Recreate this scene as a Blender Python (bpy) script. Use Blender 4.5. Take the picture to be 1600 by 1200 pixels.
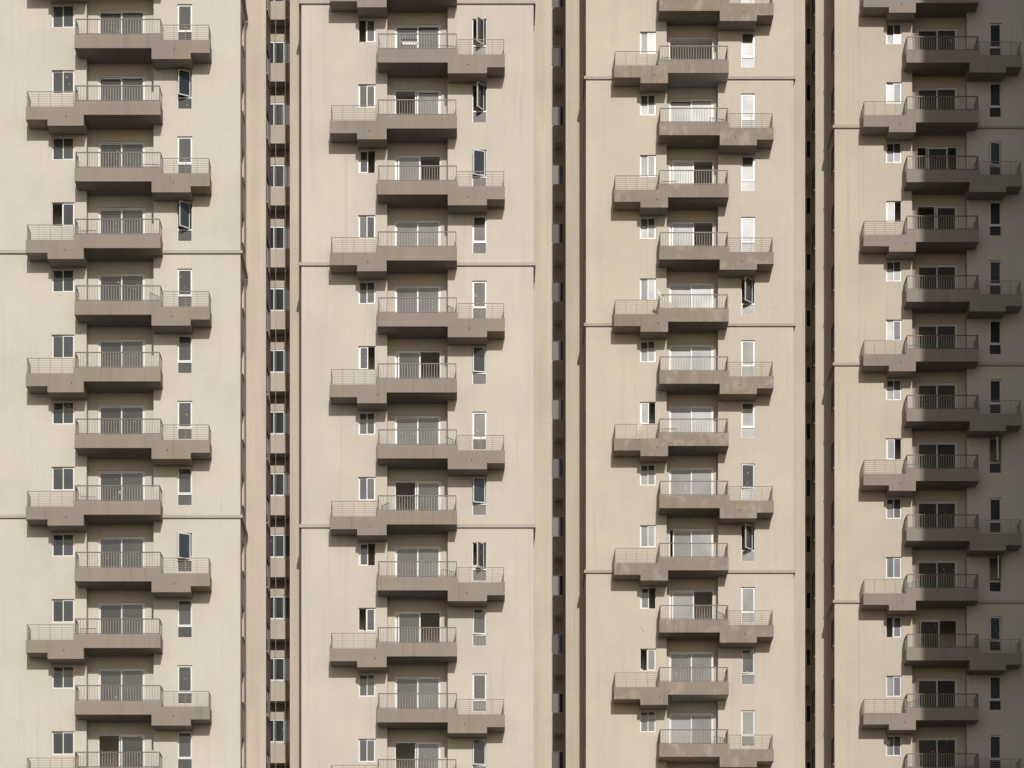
import bpy, math, random
from mathutils import Vector, Euler
random.seed(7)
for o in list(bpy.data.objects):
    bpy.data.objects.remove(o)
S = bpy.context.scene
COL = S.collection

# ------------------------------------------------------------------ camera, sky, sun, exposure
EYE = 1.7                                      # the photographer stands on the ground
cam = bpy.data.cameras.new('camera')
cam.sensor_fit = 'HORIZONTAL'
cam.sensor_width = 36.0
cam.lens = 36.0 * 4821.0 / 1600.0              # a long lens with a large rise (verticals stay vertical)
cam.shift_x = (800.0 - 745.0) / 1600.0
cam.shift_y = (2080.0 - 600.0) / 1600.0
cam.clip_start = 0.5
cam.clip_end = 6000.0
camo = bpy.data.objects.new('camera', cam)
COL.objects.link(camo)
camo.location = (0, 0, EYE)
camo.rotation_euler = (math.radians(90), 0, 0)
S.camera = camo

SUN = Vector((0.103, -1.0, 0.465)).normalized()     # towards the sun: behind the photographer, a little right
ELEV = math.asin(SUN.z)
w = bpy.data.worlds.new('World')
S.world = w
w.use_nodes = True
nt = w.node_tree
nt.nodes.clear()
sky = nt.nodes.new('ShaderNodeTexSky')
sky.sky_type = 'NISHITA'
sky.sun_disc = False
sky.sun_elevation = ELEV
sky.sun_rotation = math.atan2(SUN.x, SUN.y)
sky.air_density = 1.0
sky.dust_density = 1.2
sky.ozone_density = 1.0
bgn = nt.nodes.new('ShaderNodeBackground')
bgn.inputs['Strength'].default_value = 0.102
wo = nt.nodes.new('ShaderNodeOutputWorld')
nt.links.new(sky.outputs[0], bgn.inputs['Color'])
nt.links.new(bgn.outputs[0], wo.inputs['Surface'])

sl = bpy.data.lights.new('sun', 'SUN')
sl.energy = 3.15
sl.angle = math.radians(0.53)
sl.color = (1.0, 0.98, 0.94)
so = bpy.data.objects.new('sun', sl)
COL.objects.link(so)
so.location = (20, -60, 120)
so.rotation_euler = (-SUN).to_track_quat('-Z', 'Y').to_euler()

S.view_settings.view_transform = 'Standard'
S.view_settings.look = 'None'
S.view_settings.gamma = 1.0
S.view_settings.exposure = 0.0
S.view_settings.use_curve_mapping = False
S.render.engine = 'CYCLES'
S.cycles.max_bounces = 4
S.cycles.diffuse_bounces = 3
S.cycles.glossy_bounces = 2
S.cycles.transparent_max_bounces = 6

# ------------------------------------------------------------------ materials
def new_mat(name):
    m = bpy.data.materials.new(name)
    m.use_nodes = True
    m.node_tree.nodes.clear()
    return m, m.node_tree

class NT:
    def __init__(s, nt):
        s.nt = nt
    def n(s, t, **kw):
        nd = s.nt.nodes.new(t)
        for k, v in kw.items():
            if k.startswith('i_'):
                nd.inputs[k[2:].replace('_', ' ')].default_value = v
            else:
                setattr(nd, k, v)
        return nd
    def l(s, a, b):
        s.nt.links.new(a, b)
    def pos(s, sx=1, sy=1, sz=1, off=0):
        g = s.n('ShaderNodeNewGeometry')
        mp = s.n('ShaderNodeMapping')
        mp.inputs['Scale'].default_value = (sx, sy, sz)
        mp.inputs['Location'].default_value = (off, off * 1.7, off * .6)
        s.l(g.outputs['Position'], mp.inputs['Vector'])
        return mp.outputs['Vector']
    def noise(s, vec, scale, detail=3, rough=.5):
        nd = s.n('ShaderNodeTexNoise')
        nd.inputs['Scale'].default_value = scale
        nd.inputs['Detail'].default_value = detail
        nd.inputs['Roughness'].default_value = rough
        s.l(vec, nd.inputs['Vector'])
        return nd.outputs['Fac']
    def remap(s, v, a, b, c, d):
        nd = s.n('ShaderNodeMapRange')
        for i, x in enumerate((a, b, c, d)):
            nd.inputs[i + 1].default_value = x
        s.l(v, nd.inputs[0])
        return nd.outputs[0]
    def math(s, op, a, b):
        nd = s.n('ShaderNodeMath', operation=op)
        for i, x in enumerate((a, b)):
            if isinstance(x, (int, float)):
                nd.inputs[i].default_value = x
            else:
                s.l(x, nd.inputs[i])
        return nd.outputs[0]
    def mixcol(s, fac, a, b):
        nd = s.n('ShaderNodeMix', data_type='RGBA')
        for i, x in ((0, fac), (6, a), (7, b)):
            if isinstance(x, (int, float)):
                nd.inputs[i].default_value = x
            elif isinstance(x, tuple):
                nd.inputs[i].default_value = (*x, 1)
            else:
                s.l(x, nd.inputs[i])
        return nd.outputs[2]
    def out(s, sh):
        o = s.n('ShaderNodeOutputMaterial')
        s.l(sh, o.inputs['Surface'])

def plaster(name, col, alt, rough=.85, blotch=.05, streak=.016, fine=.03, patch=None, bump=.15, run_k=.20):
    m, t = new_mat(name)
    T = NT(t)
    big = T.noise(T.pos(off=3.1), .33, 3, .6)
    st = T.noise(T.pos(2.2, 2.2, .10, off=9.0), 1.0, 2, .6)
    fi = T.noise(T.pos(off=1.0), 9, 2, .7)
    k = T.math('MULTIPLY', T.remap(big, .3, .7, 1 - blotch, 1 + blotch), T.remap(st, .3, .7, 1 - streak, 1 + streak))
    k = T.math('MULTIPLY', k, T.remap(fi, .3, .7, 1 - fine, 1 + fine))
    hue = T.noise(T.pos(off=21.0), .8, 1, .5)
    base = T.mixcol(T.remap(hue, .35, .65, 0, 1), col, alt)
    # thin runs of dirt washed down by rain, only here and there
    run = T.noise(T.pos(6.0, 6.0, .16, off=40.0), 1.0, 1, .5)
    runm = T.remap(run, .60, .78, 0, run_k)
    base = T.mixcol(runm, base, tuple(c * .62 for c in col))
    if patch:
        p1 = T.noise(T.pos(off=55.0), 1.5, 3, .5)
        pm = T.remap(p1, .47, .60, 0, 1)
        p2 = T.noise(T.pos(1.6, 1.6, .8, off=71.0), 2.2, 2, .5)
        pm = T.math('MULTIPLY', pm, T.remap(p2, .44, .62, 0, .85))
        base = T.mixcol(pm, base, patch)
    mul = T.n('ShaderNodeVectorMath', operation='SCALE')
    T.l(base, mul.inputs[0])
    T.l(k, mul.inputs['Scale'])
    b = T.n('ShaderNodeBsdfPrincipled')
    T.l(mul.outputs[0], b.inputs['Base Color'])
    b.inputs['Roughness'].default_value = rough
    b.inputs['Specular IOR Level'].default_value = .25
    bn = T.n('ShaderNodeBump')
    bn.inputs['Strength'].default_value = bump
    bn.inputs['Distance'].default_value = .012
    T.l(fi, bn.inputs['Height'])
    T.l(bn.outputs[0], b.inputs['Normal'])
    T.out(b.outputs[0])
    return m

def simple(name, col, rough=.5, spec=.4, metal=0., var=.06, scale=6.):
    m, t = new_mat(name)
    T = NT(t)
    n1 = T.noise(T.pos(), scale, 1, .6)
    c = T.mixcol(T.remap(n1, .3, .7, 0, 1), tuple(x * (1 - var) for x in col), tuple(min(1, x * (1 + var)) for x in col))
    b = T.n('ShaderNodeBsdfPrincipled')
    T.l(c, b.inputs['Base Color'])
    b.inputs['Roughness'].default_value = rough
    b.inputs['Specular IOR Level'].default_value = spec
    b.inputs['Metallic'].default_value = metal
    T.out(b.outputs[0])
    return m

def glass_mat(name, dust=.031, speck=1.0, film=.0175):
    """dusty new window glass: a clear reflection, a wiped film of dust that scatters the sun, specks of plaster"""
    m, t = new_mat(name)
    T = NT(t)
    oi = T.n('ShaderNodeObjectInfo')
    n1 = T.noise(T.pos(off=2.0), 1.1, 1, .55)
    k = T.math('MULTIPLY', T.remap(n1, .3, .7, .86, 1.14), T.remap(oi.outputs['Random'], 0, 1, .68, 1.36))
    col = T.n('ShaderNodeVectorMath', operation='SCALE')
    col.inputs[0].default_value = (dust * .93, dust * 1.0, dust * 1.03)
    T.l(k, col.inputs['Scale'])
    df = T.n('ShaderNodeBsdfDiffuse')
    T.l(col.outputs[0], df.inputs['Color'])
    rg = T.n('ShaderNodeBsdfGlossy')
    rg.inputs['Roughness'].default_value = .271
    rg.inputs['Anisotropy'].default_value = .388
    rg.inputs['Color'].default_value = (1, 1, .97, 1)
    tg = T.n('ShaderNodeCombineXYZ')
    tg.inputs[0].default_value = 1.0
    T.l(tg.outputs[0], rg.inputs['Tangent'])
    m2 = T.n('ShaderNodeMixShader')
    T.l(T.math('MULTIPLY', k, film), m2.inputs[0])
    T.l(df.outputs[0], m2.inputs[1]); T.l(rg.outputs[0], m2.inputs[2])
    sg = T.n('ShaderNodeBsdfGlossy')
    sg.inputs['Roughness'].default_value = .03
    fr = T.n('ShaderNodeFresnel')
    fr.inputs['IOR'].default_value = 1.5
    m3 = T.n('ShaderNodeMixShader')
    T.l(fr.outputs[0], m3.inputs[0]); T.l(m2.outputs[0], m3.inputs[1]); T.l(sg.outputs[0], m3.inputs[2])
    # white specks and smears of builders' plaster
    v = T.noise(T.pos(1, 1, .7, off=13.0), 9.0, 3)
    v2 = T.noise(T.pos(off=31.0), .55, 0, .5)
    sm = T.math('MULTIPLY', T.remap(v, .68, .71, 0, .6 * speck), T.remap(v2, .50, .58, 0, 1))
    wd = T.n('ShaderNodeBsdfDiffuse')
    wd.inputs['Color'].default_value = (.6, .6, .58, 1)
    m4 = T.n('ShaderNodeMixShader')
    T.l(sm, m4.inputs[0]); T.l(m3.outputs[0], m4.inputs[1]); T.l(wd.outputs[0], m4.inputs[2])
    T.out(m4.outputs[0])
    return m

M = {}
M['wallA'] = plaster('plaster_tower_a', (.512, .460, .398), (.522, .478, .404))
M['wallB'] = plaster('plaster_tower_b', (.500, .446, .386), (.510, .460, .388))
M['wallC'] = plaster('plaster_tower_c', (.500, .440, .372), (.510, .454, .372))
M['wallD'] = plaster('plaster_tower_d', (.498, .434, .358), (.508, .446, .356))
M['wing'] = plaster('plaster_wing', (.465, .407, .338), (.474, .420, .335), streak=.07)
M['taupe'] = plaster('plaster_taupe', (.262, .217, .179), (.255, .218, .179), blotch=.06, streak=.04, fine=.03, run_k=.38)
M['taupeC'] = plaster('plaster_taupe_patched', (.252, .208, .169), (.246, .208, .167), blotch=.08, run_k=.3, patch=(.330, .284, .240))
M['taupeS'] = plaster('plaster_taupe_dark', (.20, .165, .13), (.205, .17, .135))
M['unseen_floor'] = simple('dark_unseen_floor', (.075, .068, .06), .6, .4, var=.1, scale=4)  # balcony floor out of view, dark so little light bounces to the soffits
M['pale'] = plaster('plaster_pale_grey', (.50, .49, .45), (.48, .47, .43))
M['upvc'] = simple('white_window_frame', (.57, .585, .585), .35, .5, var=.04)
M['rail'] = simple('brown_railing_paint', (.25, .215, .172), .5, .4, var=.12, scale=3)
M['hand'] = simple('brown_handrail_paint_shaded', (.105, .085, .065), .45, .4, var=.1, scale=3)  # brown paint, darkened to carry the shade on the rail's underside
M['railpale'] = simple('beige_ledge_railing_paint', (.27, .225, .175), .55, .3, var=.12, scale=3)
M['glass'] = glass_mat('dusty_glass')
M['glassdim'] = glass_mat("dusty_glass_tinted", .032, .4, .010)
M['inside'] = simple('interior_plaster', (.78, .73, .65), .9, .2, var=.05, scale=1)
M['slab'] = simple('interior_concrete', (.74, .70, .64), .9, .2, var=.08, scale=1)
M['pipe'] = simple('grey_pipe', (.52, .48, .42), .5, .4)
M['dark'] = simple('dark_metal', (.03, .028, .025), .5, .4)
M['chair'] = simple('white_plastic', (.68, .67, .62), .45, .4)
M['cloth'] = simple('beige_cloth', (.56, .49, .39), .9, .1, var=.12, scale=14)
M['roof'] = simple('roof_screed', (.30, .28, .25), .9, .2)
M['course'] = {k: plaster('plaster_course_' + k, c, c, streak=.03) for k, c in (('A', (.40, .362, .312)), ('B', (.395, .355, .305)), ('C', (.385, .338, .285)), ('D', (.395, .346, .285)))}

def mirror_mat():
    """mirror-film glazing of the stair windows"""
    m, t = new_mat('mirror_film_glass')
    T = NT(t)
    oi = T.n('ShaderNodeObjectInfo')
    df = T.n('ShaderNodeBsdfDiffuse')
    df.inputs['Color'].default_value = (.04, .042, .045, 1)
    sg = T.n('ShaderNodeBsdfGlossy')
    sg.inputs['Roughness'].default_value = .06
    mx = T.n('ShaderNodeMixShader')
    T.l(T.remap(oi.outputs['Random'], 0, 1, .05, .13), mx.inputs[0])
    T.l(df.outputs[0], mx.inputs[1]); T.l(sg.outputs[0], mx.inputs[2])
    T.out(mx.outputs[0])
    return m
M['mirror'] = mirror_mat()

def plank_mat():
    m, t = new_mat('spattered_plank')
    T = NT(t)
    n1 = T.noise(T.pos(off=7.0), 16, 3, .6)
    c = T.mixcol(T.remap(n1, .60, .66, 0, 1), (.80, .78, .72), (.12, .10, .08))
    b = T.n('ShaderNodeBsdfPrincipled')
    T.l(c, b.inputs['Base Color'])
    b.inputs['Roughness'].default_value = .8
    T.out(b.outputs[0])
    return m
M['plank'] = plank_mat()

def ground_mat():
    m, t = new_mat('dry_ground')
    T = NT(t)
    n1 = T.noise(T.pos(), .05, 5, .6)
    c = T.mixcol(T.remap(n1, .35, .65, 0, 1), (.05, .047, .035), (.09, .08, .06))
    b = T.n('ShaderNodeBsdfPrincipled')
    T.l(c, b.inputs['Base Color'])
    b.inputs['Roughness'].default_value = .95
    T.out(b.outputs[0])
    return m
M['ground'] = ground_mat()

# ------------------------------------------------------------------ mesh helpers
class MB:
    def __init__(s):
        s.v = []; s.f = []
    def quad(s, a, b, c, d):
        i = len(s.v)
        s.v += [a, b, c, d]
        s.f.append((i, i + 1, i + 2, i + 3))
    def box(s, x0, x1, y0, y1, z0, z1):
        i = len(s.v)
        s.v += [(x0, y0, z0), (x1, y0, z0), (x1, y1, z0), (x0, y1, z0), (x0, y0, z1), (x1, y0, z1), (x1, y1, z1), (x0, y1, z1)]
        for q in ((0, 3, 2, 1), (4, 5, 6, 7), (0, 1, 5, 4), (1, 2, 6, 5), (2, 3, 7, 6), (3, 0, 4, 7)):
            s.f.append(tuple(i + k for k in q))
        return s
    def bar(s, p, q, r):
        """square bar from p to q, half width r"""
        p = Vector(p); q = Vector(q)
        d = (q - p).normalized()
        u = d.cross(Vector((0, 0, 1)))
        if u.length < 1e-3:
            u = Vector((1, 0, 0))
        u.normalize()
        n = d.cross(u).normalized()
        i = len(s.v)
        for c in (p, q):
            for a, b in ((-1, -1), (1, -1), (1, 1), (-1, 1)):
                s.v.append(tuple(c + u * r * a + n * r * b))
        for k in range(4):
            s.f.append((i + k, i + (k + 1) % 4, i + 4 + (k + 1) % 4, i + 4 + k))
        s.f.append((i + 3, i + 2, i + 1, i)); s.f.append((i + 4, i + 5, i + 6, i + 7))
    def tube(s, p, q, r, n=10):
        p = Vector(p); q = Vector(q)
        d = (q - p).normalized()
        u = d.cross(Vector((0, 0, 1)))
        if u.length < 1e-3:
            u = Vector((1, 0, 0))
        u.normalize()
        w_ = d.cross(u).normalized()
        i = len(s.v)
        for c in (p, q):
            for k in range(n):
                a = 2 * math.pi * k / n
                s.v.append(tuple(c + u * r * math.cos(a) + w_ * r * math.sin(a)))
        for k in range(n):
            s.f.append((i + k, i + (k + 1) % n, i + n + (k + 1) % n, i + n + k))
        s.f.append(tuple(i + k for k in reversed(range(n)))); s.f.append(tuple(i + n + k for k in range(n)))
    def prism(s, poly, y0, y1):
        """poly of (x, z), anticlockwise seen from -y, extruded from y0 to y1"""
        i = len(s.v); n = len(poly)
        s.v += [(x, y0, z) for x, z in poly] + [(x, y1, z) for x, z in poly]
        s.f.append(tuple(i + k for k in range(n)))
        s.f.append(tuple(i + n + k for k in reversed(range(n))))
        for k in range(n):
            j = (k + 1) % n
            s.f.append((i + j, i + k, i + n + k, i + n + j))
    def mesh(s, name, mat, bevel=0):
        me = bpy.data.meshes.new(name)
        me.from_pydata(s.v, [], s.f)
        me.materials.append(mat)
        me.update()
        return me

def put(name, me, parent=None, loc=(0, 0, 0), rot=(0, 0, 0)):
    o = bpy.data.objects.new(name, me)
    COL.objects.link(o)
    o.parent = parent
    o.location = loc
    o.rotation_euler = rot
    return o

def tag(o, label=None, cat=None, group=None, kind=None):
    if label: o['label'] = label
    if cat: o['category'] = cat
    if group: o['group'] = group
    if kind: o['kind'] = kind
    return o

CACHE = {}
def cached(key, fn):
    if key not in CACHE:
        CACHE[key] = fn()
    return CACHE[key]

def wall_xz(mb, x0, x1, z0, z1, y, holes, reveal, flip=False):
    """a wall facing -y with rectangular holes (xa, xb, za, zb) and reveals going to y + reveal"""
    xs = sorted({x0, x1, *[h[0] for h in holes], *[h[1] for h in holes]})
    zs = sorted({z0, z1, *[h[2] for h in holes], *[h[3] for h in holes]})
    xs = [x for x in xs if x0 <= x <= x1]; zs = [z for z in zs if z0 <= z <= z1]
    for xa, xb in zip(xs, xs[1:]):
        run = None
        for za, zb in zip(zs, zs[1:]):
            cx, cz = (xa + xb) / 2, (za + zb) / 2
            if any(h[0] < cx < h[1] and h[2] < cz < h[3] for h in holes):
                continue
            mb.quad((xa, y, za), (xb, y, za), (xb, y, zb), (xa, y, zb))
    for xa, xb, za, zb in holes:
        r = y + reveal
        mb.quad((xa, y, za), (xa, r, za), (xb, r, za), (xb, y, za))
        mb.quad((xa, y, zb), (xb, y, zb), (xb, r, zb), (xa, r, zb))
        mb.quad((xa, y, za), (xa, y, zb), (xa, r, zb), (xa, r, za))
        mb.quad((xb, y, za), (xb, r, za), (xb, r, zb), (xb, y, zb))

def wall_yz(mb, x, y0, y1, z0, z1, holes, reveal):
    """a wall in the yz plane; holes (ya, yb, za, zb), reveals going to x + reveal"""
    ys = sorted({y0, y1, *[h[0] for h in holes], *[h[1] for h in holes]})
    zs = sorted({z0, z1, *[h[2] for h in holes], *[h[3] for h in holes]})
    for ya, yb in zip(ys, ys[1:]):
        for za, zb in zip(zs, zs[1:]):
            cy, cz = (ya + yb) / 2, (za + zb) / 2
            if any(h[0] < cy < h[1] and h[2] < cz < h[3] for h in holes):
                continue
            mb.quad((x, ya, za), (x, yb, za), (x, yb, zb), (x, ya, zb))
    for ya, yb, za, zb in holes:
        r = x + reveal
        mb.quad((x, ya, za), (x, yb, za), (r, yb, za), (r, ya, za))
        mb.quad((x, ya, zb), (r, ya, zb), (r, yb, zb), (x, yb, zb))
        mb.quad((x, ya, za), (r, ya, za), (r, ya, zb), (x, ya, zb))
        mb.quad((x, yb, za), (x, yb, zb), (r, yb, zb), (r, yb, za))

def frame_mb(w_, h, b, y0, y1, bb=None, bt=None):
    """rectangular frame, origin at its lower left corner"""
    bb = b if bb is None else bb
    bt = b if bt is None else bt
    m = MB()
    m.box(0, b, y0, y1, 0, h)
    m.box(w_ - b, w_, y0, y1, 0, h)
    m.box(b, w_ - b, y0, y1, 0, bb)
    m.box(b, w_ - b, y0, y1, h - bt, h)
    return m

# ------------------------------------------------------------------ the ground
g = MB()
g.quad((-3000, -3000, 0), (3000, -3000, 0), (3000, 3000, 0), (-3000, 3000, 0))
tag(put('ground', g.mesh('ground', M['ground'])), kind='structure')

# ------------------------------------------------------------------ windows and doors
def rnd_tilt():
    return (math.radians(random.gauss(0, .22)), 0, math.radians(random.gauss(0, .22)))

def rq(x): return round(x, 3)

def sash_and_pane(parent, w_, h, loc, b=.04, yaw=0, hinge=None, glass='glass'):
    """a glazed sash whose lower left front corner is at loc; both pieces hang on the window"""
    me = cached(('sash', rq(w_), rq(h), b), lambda: frame_mb(w_, h, b, 0, .045).mesh('sash', M['upvc']))
    pm = cached(('pane', rq(w_), rq(h), b, glass), lambda: MB().box(-w_ / 2 + b, w_ / 2 - b, -.003, .003, -h / 2 + b, h / 2 - b).mesh('pane', M[glass]))
    rz = yaw
    s_ = put('sash', me, parent, loc, (0, 0, rz))
    off = Vector((w_ / 2, .022, h / 2))
    off.rotate(Euler((0, 0, rz)))
    t = rnd_tilt()
    put('pane', pm, parent, Vector(loc) + off, (t[0], 0, rz + t[2]))
    return s_

def sliding_window(parent, x0, x1, z0, z1, y, state, name='window', glass='glass'):
    """two sliding sashes in a frame; state c closed, l / r that half open"""
    w_, h = x1 - x0, z1 - z0
    fm = cached(('slw', rq(w_), rq(h)), lambda: frame_mb(w_, h, .03, 0, .09).mesh('window_frame', M['upvc']))
    o = put(name, fm, parent, (x0, y, z0))
    hw = (w_ - .06) / 2 + .02
    hh = h - .06
    lx, rx = .03, w_ - .03 - hw
    if state == 'l': lx = rx - .03
    if state == 'r': rx = lx + .03
    sash_and_pane(o, hw, hh, (lx, .05, .03), glass=glass)
    sash_and_pane(o, hw, hh, (rx, .004, .03), glass=glass)
    return o

def tall_window(parent, x0, x1, z0, z1, y, angle, split=.53, glass='glass'):
    """fixed light below, a side-hung casement above, hinged on the right and opening outwards"""
    w_, h = x1 - x0, z1 - z0
    def mk():
        m = frame_mb(w_, h, .03, 0, .09)
        m.box(.03, w_ - .03, .004, .086, split - .03, split + .03)
        return m.mesh('window_frame', M['upvc'])
    o = put('window', cached(('tall', rq(w_), rq(h)), mk), parent, (x0, y, z0))
    pm = cached(('lowpane', rq(w_), glass), lambda: MB().box(-w_ / 2 + .03, w_ / 2 - .03, -.003, .003, -(split - .06) / 2, (split - .06) / 2).mesh('pane', M[glass]))
    put('pane', pm, o, (w_ / 2, .045, .03 + (split - .06) / 2), rnd_tilt())
    sw, sh = w_ - .06, h - split - .03 - .03
    if angle < 1:
        sash_and_pane(o, sw, sh, (.03, -.006, split + .03), b=.045, glass=glass)
    else:
        a = math.radians(angle)
        # hinge at the right, carried forward a little by the friction stays
        hx, hy = w_ - .03 - .10 * math.sin(a), -.02
        c = Vector((hx - sw * math.cos(a), hy - sw * math.sin(a), split + .03))
        sash_and_pane(o, sw, sh, c, b=.045, yaw=a, glass=glass)
        st = MB()
        st.bar((w_ * .35, .02, split + .06), (hx - sw * .6 * math.cos(a), hy - sw * .6 * math.sin(a), split + .06), .012)
        put('stay_arm', st.mesh('stay_arm', M['dark']), o)
    return o

def balcony_door(parent, x0, x1, z0, z1, y, state):
    w_, h = x1 - x0, z1 - z0
    def mk():
        m = frame_mb(w_, h, .045, 0, .11, bb=.04, bt=.06)
        return m.mesh('door_frame', M['upvc'])
    o = put('balcony_door', cached(('door', rq(w_), rq(h)), mk), parent, (x0, y, z0))
    hw = (w_ - .09) / 2 + .03
    hh = h - .10
    lx, rx = .045, w_ - .045 - hw
    if state == 'o':
        return o
    if state == 'l': lx = rx - .04 - .06
    if state == 'r': rx = lx + .04 + .06
    if state == 'm': lx, rx = w_ * .22, w_ * .22 + .10
    if state == 's': lx = lx + .14
    sash_and_pane(o, hw, hh, (lx, .056, .04), b=.06)
    sash_and_pane(o, hw, hh, (rx, .006, .04), b=.06)
    return o

# ------------------------------------------------------------------ balconies
D1, D2 = 1.13, 0.59            # how far the balconies stand out, how deep the loggia goes in

def balcony_mesh(x_out, notch, x_far, da, db, side, mat, rec, soffit=None):
    """side -1: service ledge on the left (x_out .. notch), main balcony notch .. x_far; +1 mirrored"""
    MT, MBt, LT, LB, DB = 0.0, -.62, -.255, -.835, -1.11
    def poly(mt, lt):
        if side < 0:
            return [(x_out, LB), (da, LB), (da, DB), (db, DB), (db, MBt), (x_far, MBt), (x_far, mt), (notch, mt), (notch, lt), (x_out, lt)]
        return [(x_far, MBt), (da, MBt), (da, DB), (db, DB), (db, LB), (x_out, LB), (x_out, lt), (notch, lt), (notch, mt), (x_far, mt)]
    m = MB()
    m.prism(poly(MT, LT), -D1, -D1 + .12)
    m.prism(poly(MT - .30, LT - .12), -D1 + .12, .0)
    # upstands along the two ends and between balcony and ledge
    if side < 0:
        m.box(x_out, x_out + .10, -D1 + .12, 0, LT - .12, LT)
        m.box(x_far - .12, x_far, -D1 + .12, 0, MT - .30, MT)
        m.box(notch, notch + .12, -D1 + .12, 0, MT - .30, MT)
    else:
        m.box(x_out - .10, x_out, -D1 + .12, 0, LT - .12, LT)
        m.box(x_far, x_far + .12, -D1 + .12, 0, MT - .30, MT)
        m.box(notch - .12, notch, -D1 + .12, 0, MT - .30, MT)
    # the loggia floor running in between the walls
    m.box(rec[0] + .002, rec[1] - .002, 0.0, D2 - .002, MBt + .001, MT - .301)
    me = m.mesh('balcony', mat)
    me.materials.append(M['unseen_floor'])
    for p in me.polygons:
        if p.normal.z > .9 and p.center.z < -.28:
            p.material_index = 1                      # unseen floor behind the parapet, kept dark to cut bounced light
    return me

RT, RB = .715, .045           # handrail top and bottom rail above the parapet

def main_railing_mesh(xa, xb):
    """upright bars, along the front and back along both ends"""
    m = MB()
    y = -D1 + .05
    n = int(round((xb - xa - .1) / .124))
    for i in range(1, n):
        x = xa + .05 + (xb - xa - .1) * i / n
        m.box(x - .0115, x + .0115, y - .0115, y + .0115, RB, RT - .04)
    for x in (xa + .05, xb - .05):
        for i in range(1, 8):
            yy = y + (-.01 - y) * i / 8
            m.box(x - .0095, x + .0095, yy - .0095, yy + .0095, RB, RT - .04)
    return m.mesh('railing', M['rail'])

def handrail_mesh(xa, xb):
    """handrail, bottom rail and posts"""
    m = MB()
    y = -D1 + .05
    m.box(xa + .03, xb - .03, y - .025, y + .025, RT - .042, RT)
    m.box(xa + .03, xb - .03, y - .015, y + .015, RB - .015, RB + .015)
    for x in (xa + .05, xb - .05):
        m.box(x - .021, x + .021, y - .021, y + .021, 0, RT - .042)
        m.box(x - .02, x + .02, y + .025, -.01, RT - .04, RT - .001)
        m.box(x - .014, x + .014, y + .021, -.01, RB - .014, RB + .014)
        m.box(x - .018, x + .018, -.05, -.012, 0, RT - .04)
        m.box(x - .05, x + .05, y - .04, y + .05, 0, .012)
    return m.mesh('handrail', M['hand'])

def ledge_railing_mesh(xo, xi):
    """light railing of horizontal bars; xo the free end, xi against the balcony"""
    m = MB()
    y = -D1 + .05
    lo, hi = -.255, -.255 + .705
    sg = 1 if xi > xo else -1
    a = xo + sg * .05
    xl, xr = min(a, xi), max(a, xi)
    m.box(xl, xr, y - .016, y + .016, hi - .028, hi)
    for i in range(6):
        z = lo + .07 + i * .1
        m.box(xl, xr, y - .0065, y + .0065, z - .0065, z + .0065)
    for k in range(5):
        x = a + (xi - sg * .03 - a) * k / 4
        m.box(x - .010, x + .010, y + .008, y + .028, lo, hi - .028)
    m.box(a - .016, a + .016, y + .016, -.01, hi - .027, hi - .002)
    for i in range(6):
        z = lo + .07 + i * .1
        m.box(a - .0065, a + .0065, y, -.01, z - .0065, z + .0065)
    for yy in (-.72, -.38, -.03):
        m.box(a - .012, a + .012, yy - .012, yy + .012, lo, hi - .028)
    return m.mesh('ledge_railing', M['railpale'])

def gate_mesh():
    m = MB()
    W, H = .72, .42
    m.box(0, W, -.012, .012, H - .024, H)
    m.box(0, W * .5, -.009, .009, H - .15, H - .132)
    m.box(W - .02, W, -.011, .011, -.28, H - .024)
    m.box(0, .02, -.011, .011, -.28, H - .024)
    for i in range(1, 6):
        m.box(i * .12 - .007, i * .12 + .007, -.007, .007, -.28, H - .024)
    return m.mesh('gate', M['rail'])

def spout_mesh():
    m = MB()
    m.tube((0, .02, 0), (0, -.06, -.012), .026, 8)
    return m.mesh('drain_spout', M['taupeS'])

def lining(parent, t, z):
    """pale grey repaint of one loggia: thin skins on the cheeks and around the door"""
    ra, rb = t['rec']; da, db = t['door']
    m = MB()
    y0, y1 = D2 - .005, D2 - .001
    lo, hi = z - .30, z + 2.378
    m.box(ra + .006, da - .02, y0, y1, lo, hi)
    m.box(db + .02, rb - .006, y0, y1, lo, hi)
    m.box(da - .02, db + .02, y0, y1, z + 1.86, hi)
    m.box(ra + .001, ra + .005, .004, y1, lo, hi)
    m.box(rb - .005, rb - .001, .004, y1, lo, hi)
    put('loggia_lining', m.mesh('loggia_lining', M['pale']), parent)

def lamp_mesh():
    m = MB()
    m.tube((0, 0, 0), (0, 0, -.03), .035, 10)
    m.tube((0, 0, -.03), (0, 0, -.055), .02, 8)
    return m.mesh('soffit_lamp', M['taupeS'])

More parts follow.
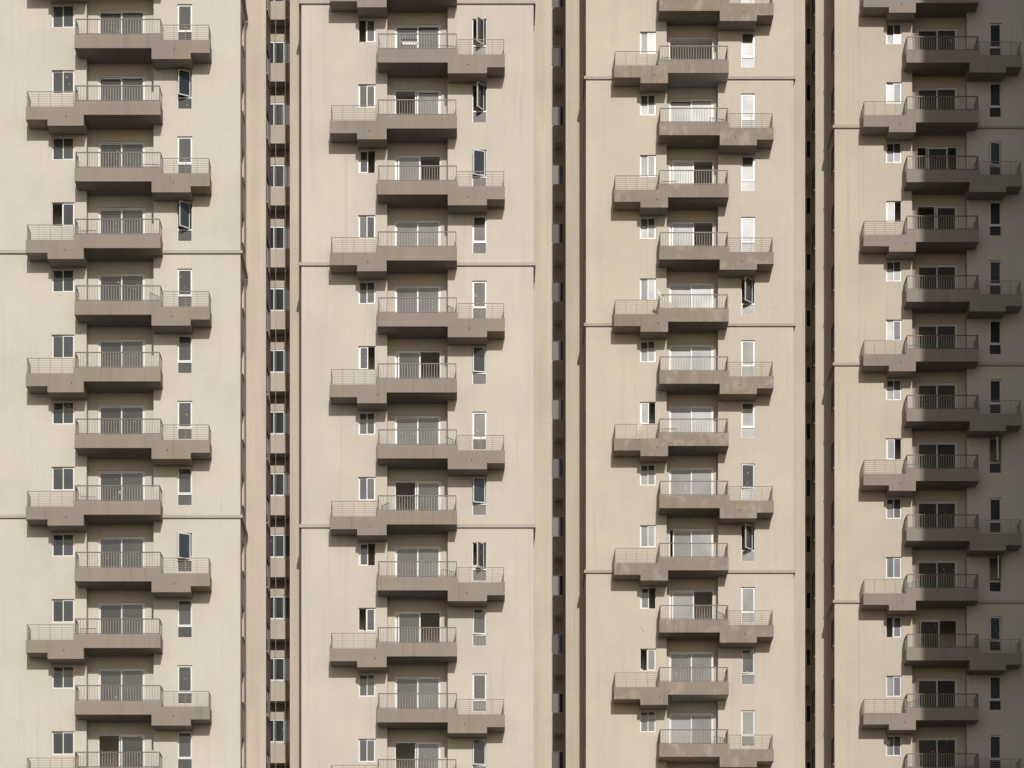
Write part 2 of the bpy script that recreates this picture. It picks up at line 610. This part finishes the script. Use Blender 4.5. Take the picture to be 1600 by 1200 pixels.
# ------------------------------------------------------------------ the towers
# metres from each tower's own left corner; z0 is the parapet top of storey 0, storeys are 3 m
BOTTOM, TOP = 0.0, 82.0
TW = {
 'A': dict(X=-27.442, Y=140.00, z0=58.374 + EYE, k0=-1, k1=12, first='R',
   L=[7.143, 9.312, 13.201, 8.123, 9.745], R=[9.335, 13.25, 15.419, 12.804, 14.561], rec=[9.734, 12.777], door=[10.193, 12.316],
   lw=[8.146, 9.182], tw=[13.852, 14.526], wall=[0, 16.715], bands=(-1, 3, 7, 11), mat='wallA', tau='taupe',
   lws='...l........', tws={1: 33, 3: 46, 8: 30}, doors={11: 'l'}, gates={2: 6, 3: 4, 4: 62, 7: -5, 9: 3},
   label='leftmost beige apartment tower, cut off by the left edge of the photo'),
 'B': dict(X=-8.036, Y=141.40, z0=58.302 + EYE, k0=-1, k1=12, first='R',
   L=[1.362, 3.492, 7.132, 2.596, 3.934], R=[3.515, 7.158, 9.314, 6.718, 8.502], rec=[3.93, 6.705], door=[4.261, 6.375],
   lw=[2.61, 3.393], tw=[7.837, 8.488], wall=[0, 10.632], bands=(-1, 3, 7, 11), mat='wallB', tau='taupe',
   lws='l.r..r..rl..', tws={0: 58, 1: 60, 2: 22, 5: 12, 7: 20, 8: 60, 9: 7, 11: 12}, doors={1: 'l', 2: 'r', 5: 'r', 7: 'l', 9: 'r', 11: 'l'},
   gates={0: 12, 4: 64, 6: 60, 7: 58, 8: 40},
   label='second beige apartment tower from the left, in full sun'),
 'C': dict(X=5.309, Y=150.03, z0=64.344 + EYE, k0=-1, k1=13, first='R',
   L=[1.322, 3.469, 6.851, 2.591, 3.92], R=[3.503, 6.86, 9.022, 6.421, 8.21], rec=[3.921, 6.423], door=[4.082, 6.251],
   lw=[2.627, 3.405], tw=[7.55, 8.219], wall=[0, 10.086], bands=(1, 5, 9), mat='wallC', tau='taupeC',
   lws='.......r..rl.', tws={5: 50, 8: 7, 9: 52, 11: 5}, doors={1: 'o', 3: 'r', 4: 'r', 9: 's', 10: 'r'},
   gates={1: 8, 2: 20, 3: 5, 7: 4, 10: 60, 12: 45},
   label='third beige apartment tower from the left, its taupe balconies blotched with paler repairs'),
 'D': dict(X=18.086, Y=155.98, z0=67.291 + EYE, k0=0, k1=14, first='L',
   L=[1.321, 3.473, 7.118, 2.599, 3.948], R=[3.482, 7.128, 9.28, 6.662, 8.477], rec=[3.921, 6.691], door=[4.258, 6.294],
   lw=[2.608, 3.397], tw=[7.83, 8.444], wall=[0, 10.871], bands=(2, 6, 10), mat='wallD', tau='taupe',
   lws='....r...r..l..', tws={3: 14, 8: 74, 10: 80, 11: 12}, doors={3: 'm', 4: 'l', 11: 'r'}, gates={6: 4, 8: 10, 10: 55, 12: 60},
   label='rightmost beige apartment tower, its right half in deep shadow'),
}
BH = .145                                      # string course height
roots = {}
for key, t in TW.items():
    mat = M[t['mat']]
    root = bpy.data.objects.new('apartment_tower', None)
    COL.objects.link(root)
    root.location = (t['X'], t['Y'], 0)
    tag(root, t['label'], 'apartment tower', 'apartment towers of the block')
    roots[key] = root
    x0, x1 = t['wall']
    ra, rb = t['rec']
    ks = range(t['k0'], t['k1'])
    lh = lambda z: (t['lw'][0], t['lw'][1], z + .785, z + 1.85)
    th = lambda z: (t['tw'][0], t['tw'][1], z + .10, z + 1.845)
    zs = {k: t['z0'] - 3.0 * k for k in ks}
    # front wall with window openings, left and right of the loggia slot
    mb = MB()
    wall_xz(mb, x0, ra, BOTTOM, TOP, 0, [lh(z) for z in zs.values()], .24)
    wall_xz(mb, rb, x1, BOTTOM, TOP, 0, [th(z) for z in zs.values()], .24)
    put('front_wall', mb.mesh('front_wall', mat), root)
    # loggia: two cheeks and the back wall with the balcony doors
    mb = MB()
    mb.quad((ra, 0, BOTTOM), (ra, D2, BOTTOM), (ra, D2, TOP), (ra, 0, TOP))
    mb.quad((rb, 0, BOTTOM), (rb, 0, TOP), (rb, D2, TOP), (rb, D2, BOTTOM))
    wall_xz(mb, ra, rb, BOTTOM, TOP, D2, [(t['door'][0], t['door'][1], z - .30, z + 1.84) for z in zs.values()], .20)
    put('loggia_wall', mb.mesh('loggia_wall', mat), root)
    # rooms: storey slabs and a cross wall behind the windows
    mb = MB()
    mb.box(x0 + .02, x1 - .02, 3.2, 3.35, BOTTOM, TOP - .2)
    for xx in (ra - .25, rb + .12):
        mb.box(xx, xx + .12, D2 + .25, 3.2, BOTTOM, TOP - .2)
    # small side rooms made shallow so bounced sun brightens them behind open windows
    for (wa, wb), (ea, eb) in ((t['lw'], (x0 + .03, ra - .26)), (t['tw'], (rb + .25, x1 - .03))):
        mb.box(max(ea, wa - .45), min(eb, wb + .45), 1.45, 1.55, BOTTOM, TOP - .2)
        mb.box(max(ea, wa - .45) - .02, max(ea, wa - .45), .25, 1.55, BOTTOM, TOP - .2)
        mb.box(min(eb, wb + .45), min(eb, wb + .45) + .02, .25, 1.55, BOTTOM, TOP - .2)
    put('inner_wall', mb.mesh('inner_wall', M['inside']), root)
    sm = MB()
    sm.box(x0 + .02, ra - .02, .26, 3.2, -.16, 0)
    sm.box(ra - .02, rb + .02, D2 + .22, 3.2, -.16, 0)
    sm.box(rb + .02, x1 - .02, .26, 3.2, -.16, 0)
    sme = sm.mesh('floor_slab', M['slab'])
    for k in list(ks) + [t['k1']]:
        put('floor_slab', sme, root, (0, 0, t['z0'] - 3.0 * k - .30))
    mb = MB()
    mb.box(x0, x1, .0, 14, TOP, TOP + .3)
    mb.box(x0 - .002, x1 + .002, 13.8, 14.002, BOTTOM, TOP - .002)
    put('roof', mb.mesh('roof', M['roof']), root)
    # string courses
    for k in t['bands']:
        z = t['z0'] - 3.0 * k - .415
        sd = t['L']
        for a, b in ((x0, sd[0] + .004), (sd[2] - .004, x1)):
            m = MB()
            ya = -.10
            lft = .10 if a == x0 else 0
            rgt = .10 if b == x1 else 0
            m.box(a - lft, b + rgt, ya, -.0005 if not (lft or rgt) else -.0005, z - BH / 2, z + BH / 2)
            # the course turns the corner and runs back along the side wall
            if lft and key != 'A': m.box(a - lft, a - .0005, -.0005, 2.45, z - BH / 2, z + BH / 2)
            if rgt: m.box(b + .0005, b + rgt, -.0005, 3.4 if key == 'A' else 2.4, z - BH / 2, z + BH / 2)
            put('string_course', m.mesh('string_course', M['course'][key]), root)
    # storeys
    other = {'L': 'R', 'R': 'L'}
    lamp = cached('lamp', lamp_mesh)
    for k in ks:
        z = zs[k]
        side = t['first'] if k % 2 == 0 else other[t['first']]
        d = t[side]
        tau = M[t['tau']]
        if side == 'L':
            me = cached(('bal', key, side), lambda: balcony_mesh(d[0], d[1], d[2], d[3], d[4], -1, tau, t['rec']))
            rm = cached(('rail', key, side), lambda: main_railing_mesh(d[1], d[2]))
            lm = cached(('lrail', key, side), lambda: ledge_railing_mesh(d[0], d[1]))
        else:
            me = cached(('bal', key, side), lambda: balcony_mesh(d[2], d[1], d[0], d[3], d[4], 1, tau, t['rec']))
            rm = cached(('rail', key, side), lambda: main_railing_mesh(d[0], d[1]))
            lm = cached(('lrail', key, side), lambda: ledge_railing_mesh(d[2], d[1]))
        b = put('balcony', me, root, (0, 0, z))
        put('railing', rm, b)
        put('handrail', cached(('hand', key, side), lambda: handrail_mesh(*((d[1], d[2]) if side == 'L' else (d[0], d[1])))), b)
        put('ledge_railing', lm, b)
        put('soffit_lamp', lamp, b, ((ra + rb) / 2 + random.uniform(-.1, .1), -D1 * .35, -.621))
        put('drain_spout', cached('spout', spout_mesh), b, (d[3] * .45 + d[4] * .55 + random.uniform(-.25, .25), -D1, -.68 + random.uniform(-.03, .03)))
        if key == 'C' and k in (1, 11):
            sk = MB()
            sk.box(*((d[4] + .02, d[2] - .02) if side == 'L' else (d[0] + .02, d[3] - .02)), -D1 + .03, -.004, -.6245, -.6205)
            sk.box(ra + .02, rb - .02, -.004, D2 - .02, -.6245, -.6205)
            put('soffit_paint', sk.mesh('soffit_paint', M['pale']), b)
            lining(root, t, z - 3.0)
        if k in t['gates']:
            gm = cached('gate', gate_mesh)
            ang = math.radians(t['gates'][k])
            if side == 'L':
                put('gate', gm, b, (d[1] + .18, -.40, 0), (0, 0, -ang))
            else:
                put('gate', gm, b, (d[1] - .18, -.40, 0), (0, 0, math.pi + ang))
        s_ = t['lws'][k] if 0 <= k < len(t['lws']) else '.'
        sliding_window(root, *lh(z), .085, 'c' if s_ == '.' else s_)
        tall_window(root, *th(z), .085, t['tws'].get(k, 0))
        balcony_door(root, t['door'][0], t['door'][1], z - .30, z + 1.84, D2 + .05, t['doors'].get(k, 'c'))

# ------------------------------------------------------------------ recessed wings and the cores between the towers
def side_window(parent, x, ya, yb, za, zb, sgn, inset=.09):
    """small window in a side wall facing sgn * x, with a thin sill"""
    w_, h = yb - ya, zb - za
    fm = cached(('sidew', rq(w_), rq(h), inset), lambda: frame_mb(w_, h, .05, 0, .06).mesh('window_frame', M['upvc'] if inset > .05 else M['dark']))
    pm = cached(('sidep', rq(w_), rq(h)), lambda: MB().box(-w_ / 2 + .05, w_ / 2 - .05, -.003, .003, -h / 2 + .05, h / 2 - .05).mesh('pane', M['glassdim']))
    sm = cached(('sides', rq(w_)), lambda: MB().box(-.02, w_ + .02, -.045, -.001, -.07, 0).mesh('sill', M['wing']))
    # the frame is modelled facing -y; turn it to face the side
    if sgn > 0:
        o = put('side_window', fm, parent, (x - inset, ya, za), (0, 0, math.pi / 2))
        dy = -inset
    else:
        o = put('side_window', fm, parent, (x + inset, yb, za), (0, 0, -math.pi / 2))
        dy = -inset
    put('pane', pm, o, (w_ / 2, .03, h / 2))
    put('sill', sm, o, (0, dy, -.01))
    return o

def wing(key, fx0, fx1, fy, sides, mat='wing', fronts=True):
    """plain recessed wing front from fx0 to fx1 at depth fy, world metres, plus side walls
    sides: (x, ya, yb, sgn, window (wa, wb) or None)"""
    t = TW[key]; r = roots[key]
    m = MB()
    X, Y = t['X'], t['Y']
    m.quad((fx0 - X, fy - Y, BOTTOM), (fx1 - X, fy - Y, BOTTOM), (fx1 - X, fy - Y, TOP), (fx0 - X, fy - Y, TOP))
    put('wing_wall', m.mesh('wing_wall', M[mat]), r)
    for x, ya, yb, sgn, win in sides:
        m = MB()
        holes = []
        if win:
            for k in range(t['k0'], t['k1']):
                z = t['z0'] - 3 * k
                holes.append((win[0] - Y, win[1] - Y, z + .45, z + 1.85))
        wall_yz(m, x - X, ya - Y, yb - Y, BOTTOM, TOP, holes, -.2 * sgn)
        put('side_wall', m.mesh('side_wall', M[mat]), r)
        for h in holes:
            side_window(r, x - X, h[0], h[1], h[2], h[3], sgn, .09 if x == XA else .015)

XA = -27.442 + 16.715
wing('A', XA, -9.815, 143.6, [(XA, 140.0, 143.6, 1, (141.0, 142.3)), (-9.815, 143.6, 146.8, 1, (144.2, 145.9))])
wing('B', -8.722, -8.036, 144.0, [(-8.036, 141.4, 144.0, -1, None), (-8.722, 144.0, 150.2, -1, None)])
wing('B', -8.036 + 10.632, 3.495, 144.0, [(-8.036 + 10.632, 141.4, 144.0, 1, None), (3.495, 144.0, 157.6, 1, None)])
wing('C', 4.394, 5.309, 152.4, [(5.309, 150.03, 152.4, -1, (151.0, 152.0)), (4.394, 152.4, 157.6, -1, None)])
wing('C', 5.309 + 10.086, 16.227, 152.5, [(5.309 + 10.086, 150.03, 152.5, 1, None), (16.227, 152.5, 164.0, 1, None)])
wing('D', 17.392, 18.086, 158.5, [(18.086, 155.98, 158.5, -1, (156.12, 157.5)), (17.392, 158.5, 160.9, -1, (158.7, 160.2))])
wing('D', 18.086 + 10.871, 31.0, 158.5, [(18.086 + 10.871, 155.98, 158.5, 1, None), (31.0, 158.5, 170, 1, None)])
# far returns that close the block behind
m = MB()
for key, x, ya, yb in (('A', -12.6, 146.8, 150.2),):
    t = TW[key]
    m.quad((-9.815 - t['X'], 146.8 - t['Y'], BOTTOM), (-9.815 - t['X'], 146.8 - t['Y'], TOP), (x - t['X'], 146.8 - t['Y'], TOP), (x - t['X'], 146.8 - t['Y'], BOTTOM))
    m.quad((x - t['X'], ya - t['Y'], BOTTOM), (x - t['X'], yb - t['Y'], BOTTOM), (x - t['X'], yb - t['Y'], TOP), (x - t['X'], ya - t['Y'], TOP))
    put('return_wall', m.mesh('return_wall', M['wing']), roots[key])
m = MB()
t = TW['D']
m.quad((17.392 - t['X'], 160.9 - t['Y'], BOTTOM), (17.392 - t['X'], 160.9 - t['Y'], TOP), (18.4 - t['X'], 160.9 - t['Y'], TOP), (18.4 - t['X'], 160.9 - t['Y'], BOTTOM))
m.quad((18.4 - t['X'], 160.9 - t['Y'], BOTTOM), (18.4 - t['X'], 160.9 - t['Y'], TOP), (18.4 - t['X'], 164 - t['Y'], TOP), (18.4 - t['X'], 164 - t['Y'], BOTTOM))
put('return_wall', m.mesh('return_wall', M['wing']), roots['D'])

def core(key, xa, xb, y, wa, wb, wz, mull, nk, z_first, bxa=None, boxes=True, states=None, bars=()):
    """recessed core wall between two towers with one window and one projecting planter box per storey"""
    t = TW[key]; r = roots[key]
    X, Y = t['X'], t['Y']
    m = MB()
    holes = [(wa - X, wb - X, z_first - 3 * k - wz, z_first - 3 * k) for k in range(nk)]
    wall_xz(m, xa - X, xb - X, BOTTOM, TOP, y - Y, holes, .2)
    put('core_wall', m.mesh('core_wall', M['wing']), r)
    m = MB()
    m.box(xa - X, xb - X, y - Y + 2.5, y - Y + 2.6, BOTTOM, TOP)
    put('inner_wall', m.mesh('inner_wall', M['inside']), r)
    bx = MB()
    bx.box((bxa or xa) - X, xb - X, -.80, -.002, -1.13, -.24)
    bme = bx.mesh('planter_box', M['wing'])
    for k, h in enumerate(holes):
        w_, hh = h[1] - h[0], h[3] - h[2]
        def mk():
            f = frame_mb(w_, hh, .07, 0, .09)
            f.box(mull - wa - .03, mull - wa + .03, .004, .086, .07, hh - .07)
            for q in bars:
                f.box(q - wa - .02, q - wa + .02, .01, .08, .07, hh - .07)
            return f.mesh('window_frame', M['upvc'])
        o = put('core_window', cached(('core', key), mk), r, (h[0], y - Y + .03, h[2]))
        for n, (pa, pb) in enumerate(((.07, mull - wa - .03), (mull - wa + .03, w_ - .07))):
            if states and states.get(k) == n:
                continue
            pm = cached(('corep', key, n), lambda: MB().box(-(pb - pa) / 2, (pb - pa) / 2, -.003, .003, -hh / 2 + .07, hh / 2 - .07).mesh('pane', M['mirror'] if (key == 'C') == (n == 0) else M['glassdim']))
            put('pane', pm, o, ((pa + pb) / 2, .045, hh / 2), rnd_tilt())
        if boxes:
            put('planter_box', bme, r, (0, y - Y, h[2] - .015))

core('A', -13.2, -8.0, 150.2, -10.30, -8.75, 1.14, -9.378, 14, 62.80 + EYE + 3, states={9: 1, 10: 1}, bars=(-9.88,))
core('C', 2.9, 6.0, 157.6, 3.70, 4.50, 1.12, 4.20, 15, 65.66 + EYE + 3, bxa=3.965, states={3: 1, 8: 1, 11: 1})
core('D', 15.0, 18.6, 164.0, 17.47, 18.1, 1.0, 17.78, 15, 63.34 + EYE + 9)
for px, r_ in ((-9.727, .009), (-9.269, .009)):
    m = MB()
    m.tube((px + 27.442, 149.3 - 140.0, BOTTOM), (px + 27.442, 149.3 - 140.0, TOP), r_, 8)
    put('drain_pipe', m.mesh('drain_pipe', M['pipe']), roots['A'])
# plaster beads that run up the rightmost tower beside its corner
for xx in (.66, .72, 1.21, 1.27):
    m = MB()
    m.box(xx, xx + .03, -.012, -.0006, BOTTOM + 1, TOP - .5)
    put('plaster_bead', m.mesh('plaster_bead', M['wallD']), roots['D'])
for key, xx in (('A', 15.05), ('B', 1.42), ('B', 9.35), ('C', 1.36)):
    m = MB()
    m.box(xx, xx + .025, -.006, -.0006, BOTTOM + 1, TOP - .5)
    put('plaster_bead', m.mesh('plaster_bead', M[TW[key]['mat']]), roots[key])

# ------------------------------------------------------------------ the neighbouring tower whose shadow falls on the right
nb = bpy.data.objects.new('neighbouring_tower', None)
COL.objects.link(nb)
nb.location = (26.15, 118.0, 0)
tag(nb, 'tall beige tower outside the frame on the right that shades the rightmost tower', 'apartment tower')
H = 105.0
m = MB()
holes_f = [(a, a + 1.4, 6 + 3 * k, 7.5 + 3 * k) for k in range(32) for a in (3.0, 8.0, 13.0)]
wall_xz(m, 0, 20, 0, H, 0, holes_f, .3)
holes_s = [(a, a + 1.4, 6 + 3 * k, 7.5 + 3 * k) for k in range(32) for a in (3.0, 7.0, 11.0)]
wall_yz(m, 0, 0, 15, 0, H, holes_s, .3)
m.quad((20, 0, 0), (20, 15, 0), (20, 15, H), (20, 0, H))
m.quad((0, 15, 0), (0, 15, H), (20, 15, H), (20, 15, 0))
m.quad((0, 0, H), (20, 0, H), (20, 15, H), (0, 15, H))
put('wall', m.mesh('wall', M['wallD']), nb)
m = MB()
m.box(.32, 19.6, .32, 14.6, .1, H - .4)
put('inner_wall', m.mesh('inner_wall', M['dark']), nb)

# ------------------------------------------------------------------ small things left on the balconies
def storey_z(key, k): return TW[key]['z0'] - 3.0 * k

# white stand with a row of dark pots
t = TW['B']
c = bpy.data.objects.new('plant_stand', None)
COL.objects.link(c)
c.location = (t['X'] + 4.97, t['Y'] - .78, storey_z('B', 0) - .30)
tag(c, 'white stand with a row of dark pots on the topmost balcony of the second tower', 'stand')
for sx in (-.36, .36):
    for sy in (-.12, .12):
        m = MB(); m.bar((sx * 1.06, sy, 0), (sx, sy, .68), .02)
        put('leg', m.mesh('leg', M['chair'] if sx > 0 else M['dark']), c)
m = MB(); m.box(-.38, .38, -.15, .15, .68, .71); put('top', m.mesh('top', M['chair']), c)
m = MB(); m.box(-.37, .37, -.14, -.12, .58, .68); put('apron', m.mesh('apron', M['chair']), c)
def pot():
    m = MB()
    prof = [(.030, 0), (.043, .09), (.045, .15), (.050, .152), (.050, .18), (.040, .18), (.036, .13)]
    n = 12
    for (r0, z0), (r1, z1) in zip(prof, prof[1:]):
        for i in range(n):
            a0, a1 = 2 * math.pi * i / n, 2 * math.pi * (i + 1) / n
            m.quad((r0 * math.cos(a0), r0 * math.sin(a0), z0), (r0 * math.cos(a1), r0 * math.sin(a1), z0), (r1 * math.cos(a1), r1 * math.sin(a1), z1), (r1 * math.cos(a0), r1 * math.sin(a0), z1))
    return m.mesh('pot', M['dark'])
pm = pot()
PLACE = ('first', 'second', 'third', 'fourth', 'fifth', 'sixth')
for i in range(6):
    o = put('pot', pm, None, (t['X'] + 4.97 - .31 + i * .124, t['Y'] - .78 + random.uniform(-.03, .03), storey_z('B', 0) - .30 + .711))
    tag(o, '%s small dark pot from the left in the row on the white stand' % PLACE[i], 'pot', 'pots on the white stand')

# spattered plank leaning out over the railing
t = TW['C']
z = storey_z('C', 5)
m = MB()
p = Vector((3.44, -D1 - .02, .78)); q = Vector((4.70, -.35, -.26))
d = (q - p).normalized(); u = Vector((0, 1, 0)).cross(d).normalized()
pts = []
n = d.cross(u).normalized()
i = 0
for cpt in (p - d * .10, q):
    for a, b in ((-.085, -.02), (.085, -.02), (.085, .02), (-.085, .02)):
        pts.append(tuple(cpt + u * a + n * b))
m.v = pts
m.f = [(0, 1, 5, 4), (1, 2, 6, 5), (2, 3, 7, 6), (3, 0, 4, 7), (3, 2, 1, 0), (4, 5, 6, 7)]
o = put('plank', m.mesh('plank', M['plank']), None, (t['X'], t['Y'], z))
tag(o, 'white spattered plank leaning out over the balcony railing of the third tower', 'plank')

# cloth hung over a ledge railing
z = storey_z('C', 7)
m = MB()
nx, nz = 10, 12
W, Hc = .34, .78
def cl(i, j, back):
    u_ = i / nx - .5; v_ = j / nz
    wd = W * (.55 + .45 * v_ + .18 * math.sin(v_ * 6))
    y = -D1 + .05 - .035 - .05 * math.sin(i * 1.7 + v_ * 2.2) * v_ - .05 * v_ + (.03 if back else 0)
    return (u_ * wd + .04 * math.sin(v_ * 5) - .05 * v_, y, .47 - Hc * v_)
for i in range(nx):
    for j in range(nz):
        m.quad(cl(i, j + 1, 0), cl(i + 1, j + 1, 0), cl(i + 1, j, 0), cl(i, j, 0))
        m.quad(cl(i, j, 1), cl(i + 1, j, 1), cl(i + 1, j + 1, 1), cl(i, j + 1, 1))
for j in range(nz):
    m.quad(cl(0, j, 0), cl(0, j, 1), cl(0, j + 1, 1), cl(0, j + 1, 0))
    m.quad(cl(nx, j + 1, 0), cl(nx, j + 1, 1), cl(nx, j, 1), cl(nx, j, 0))
for i in range(nx):
    m.quad(cl(i, nz, 0), cl(i, nz, 1), cl(i + 1, nz, 1), cl(i + 1, nz, 0))
    m.quad(cl(i, 0, 1), cl(i, 0, 0), cl(i + 1, 0, 0), cl(i + 1, 0, 1))
o = put('hanging_cloth', m.mesh('hanging_cloth', M['cloth']), None, (t['X'] + 2.55, t['Y'], z))
tag(o, 'beige cloth hung over a service ledge railing on the third tower', 'cloth')

# loose cable below a window
z = storey_z('C', 10)
m = MB()
P = [(2.70, -.015, .80), (2.69, -.02, .45), (2.70, -.02, .10), (2.66, -.025, -.10), (2.72, -.03, -.20), (2.84, -.03, -.30)]
for a, b in zip(P, P[1:]):
    m.tube(a, b, .010, 6)
o = put('cable', m.mesh('cable', M['pipe']), None, (t['X'], t['Y'], z))
tag(o, 'loose thin cable hanging below a window of the third tower', 'cable')
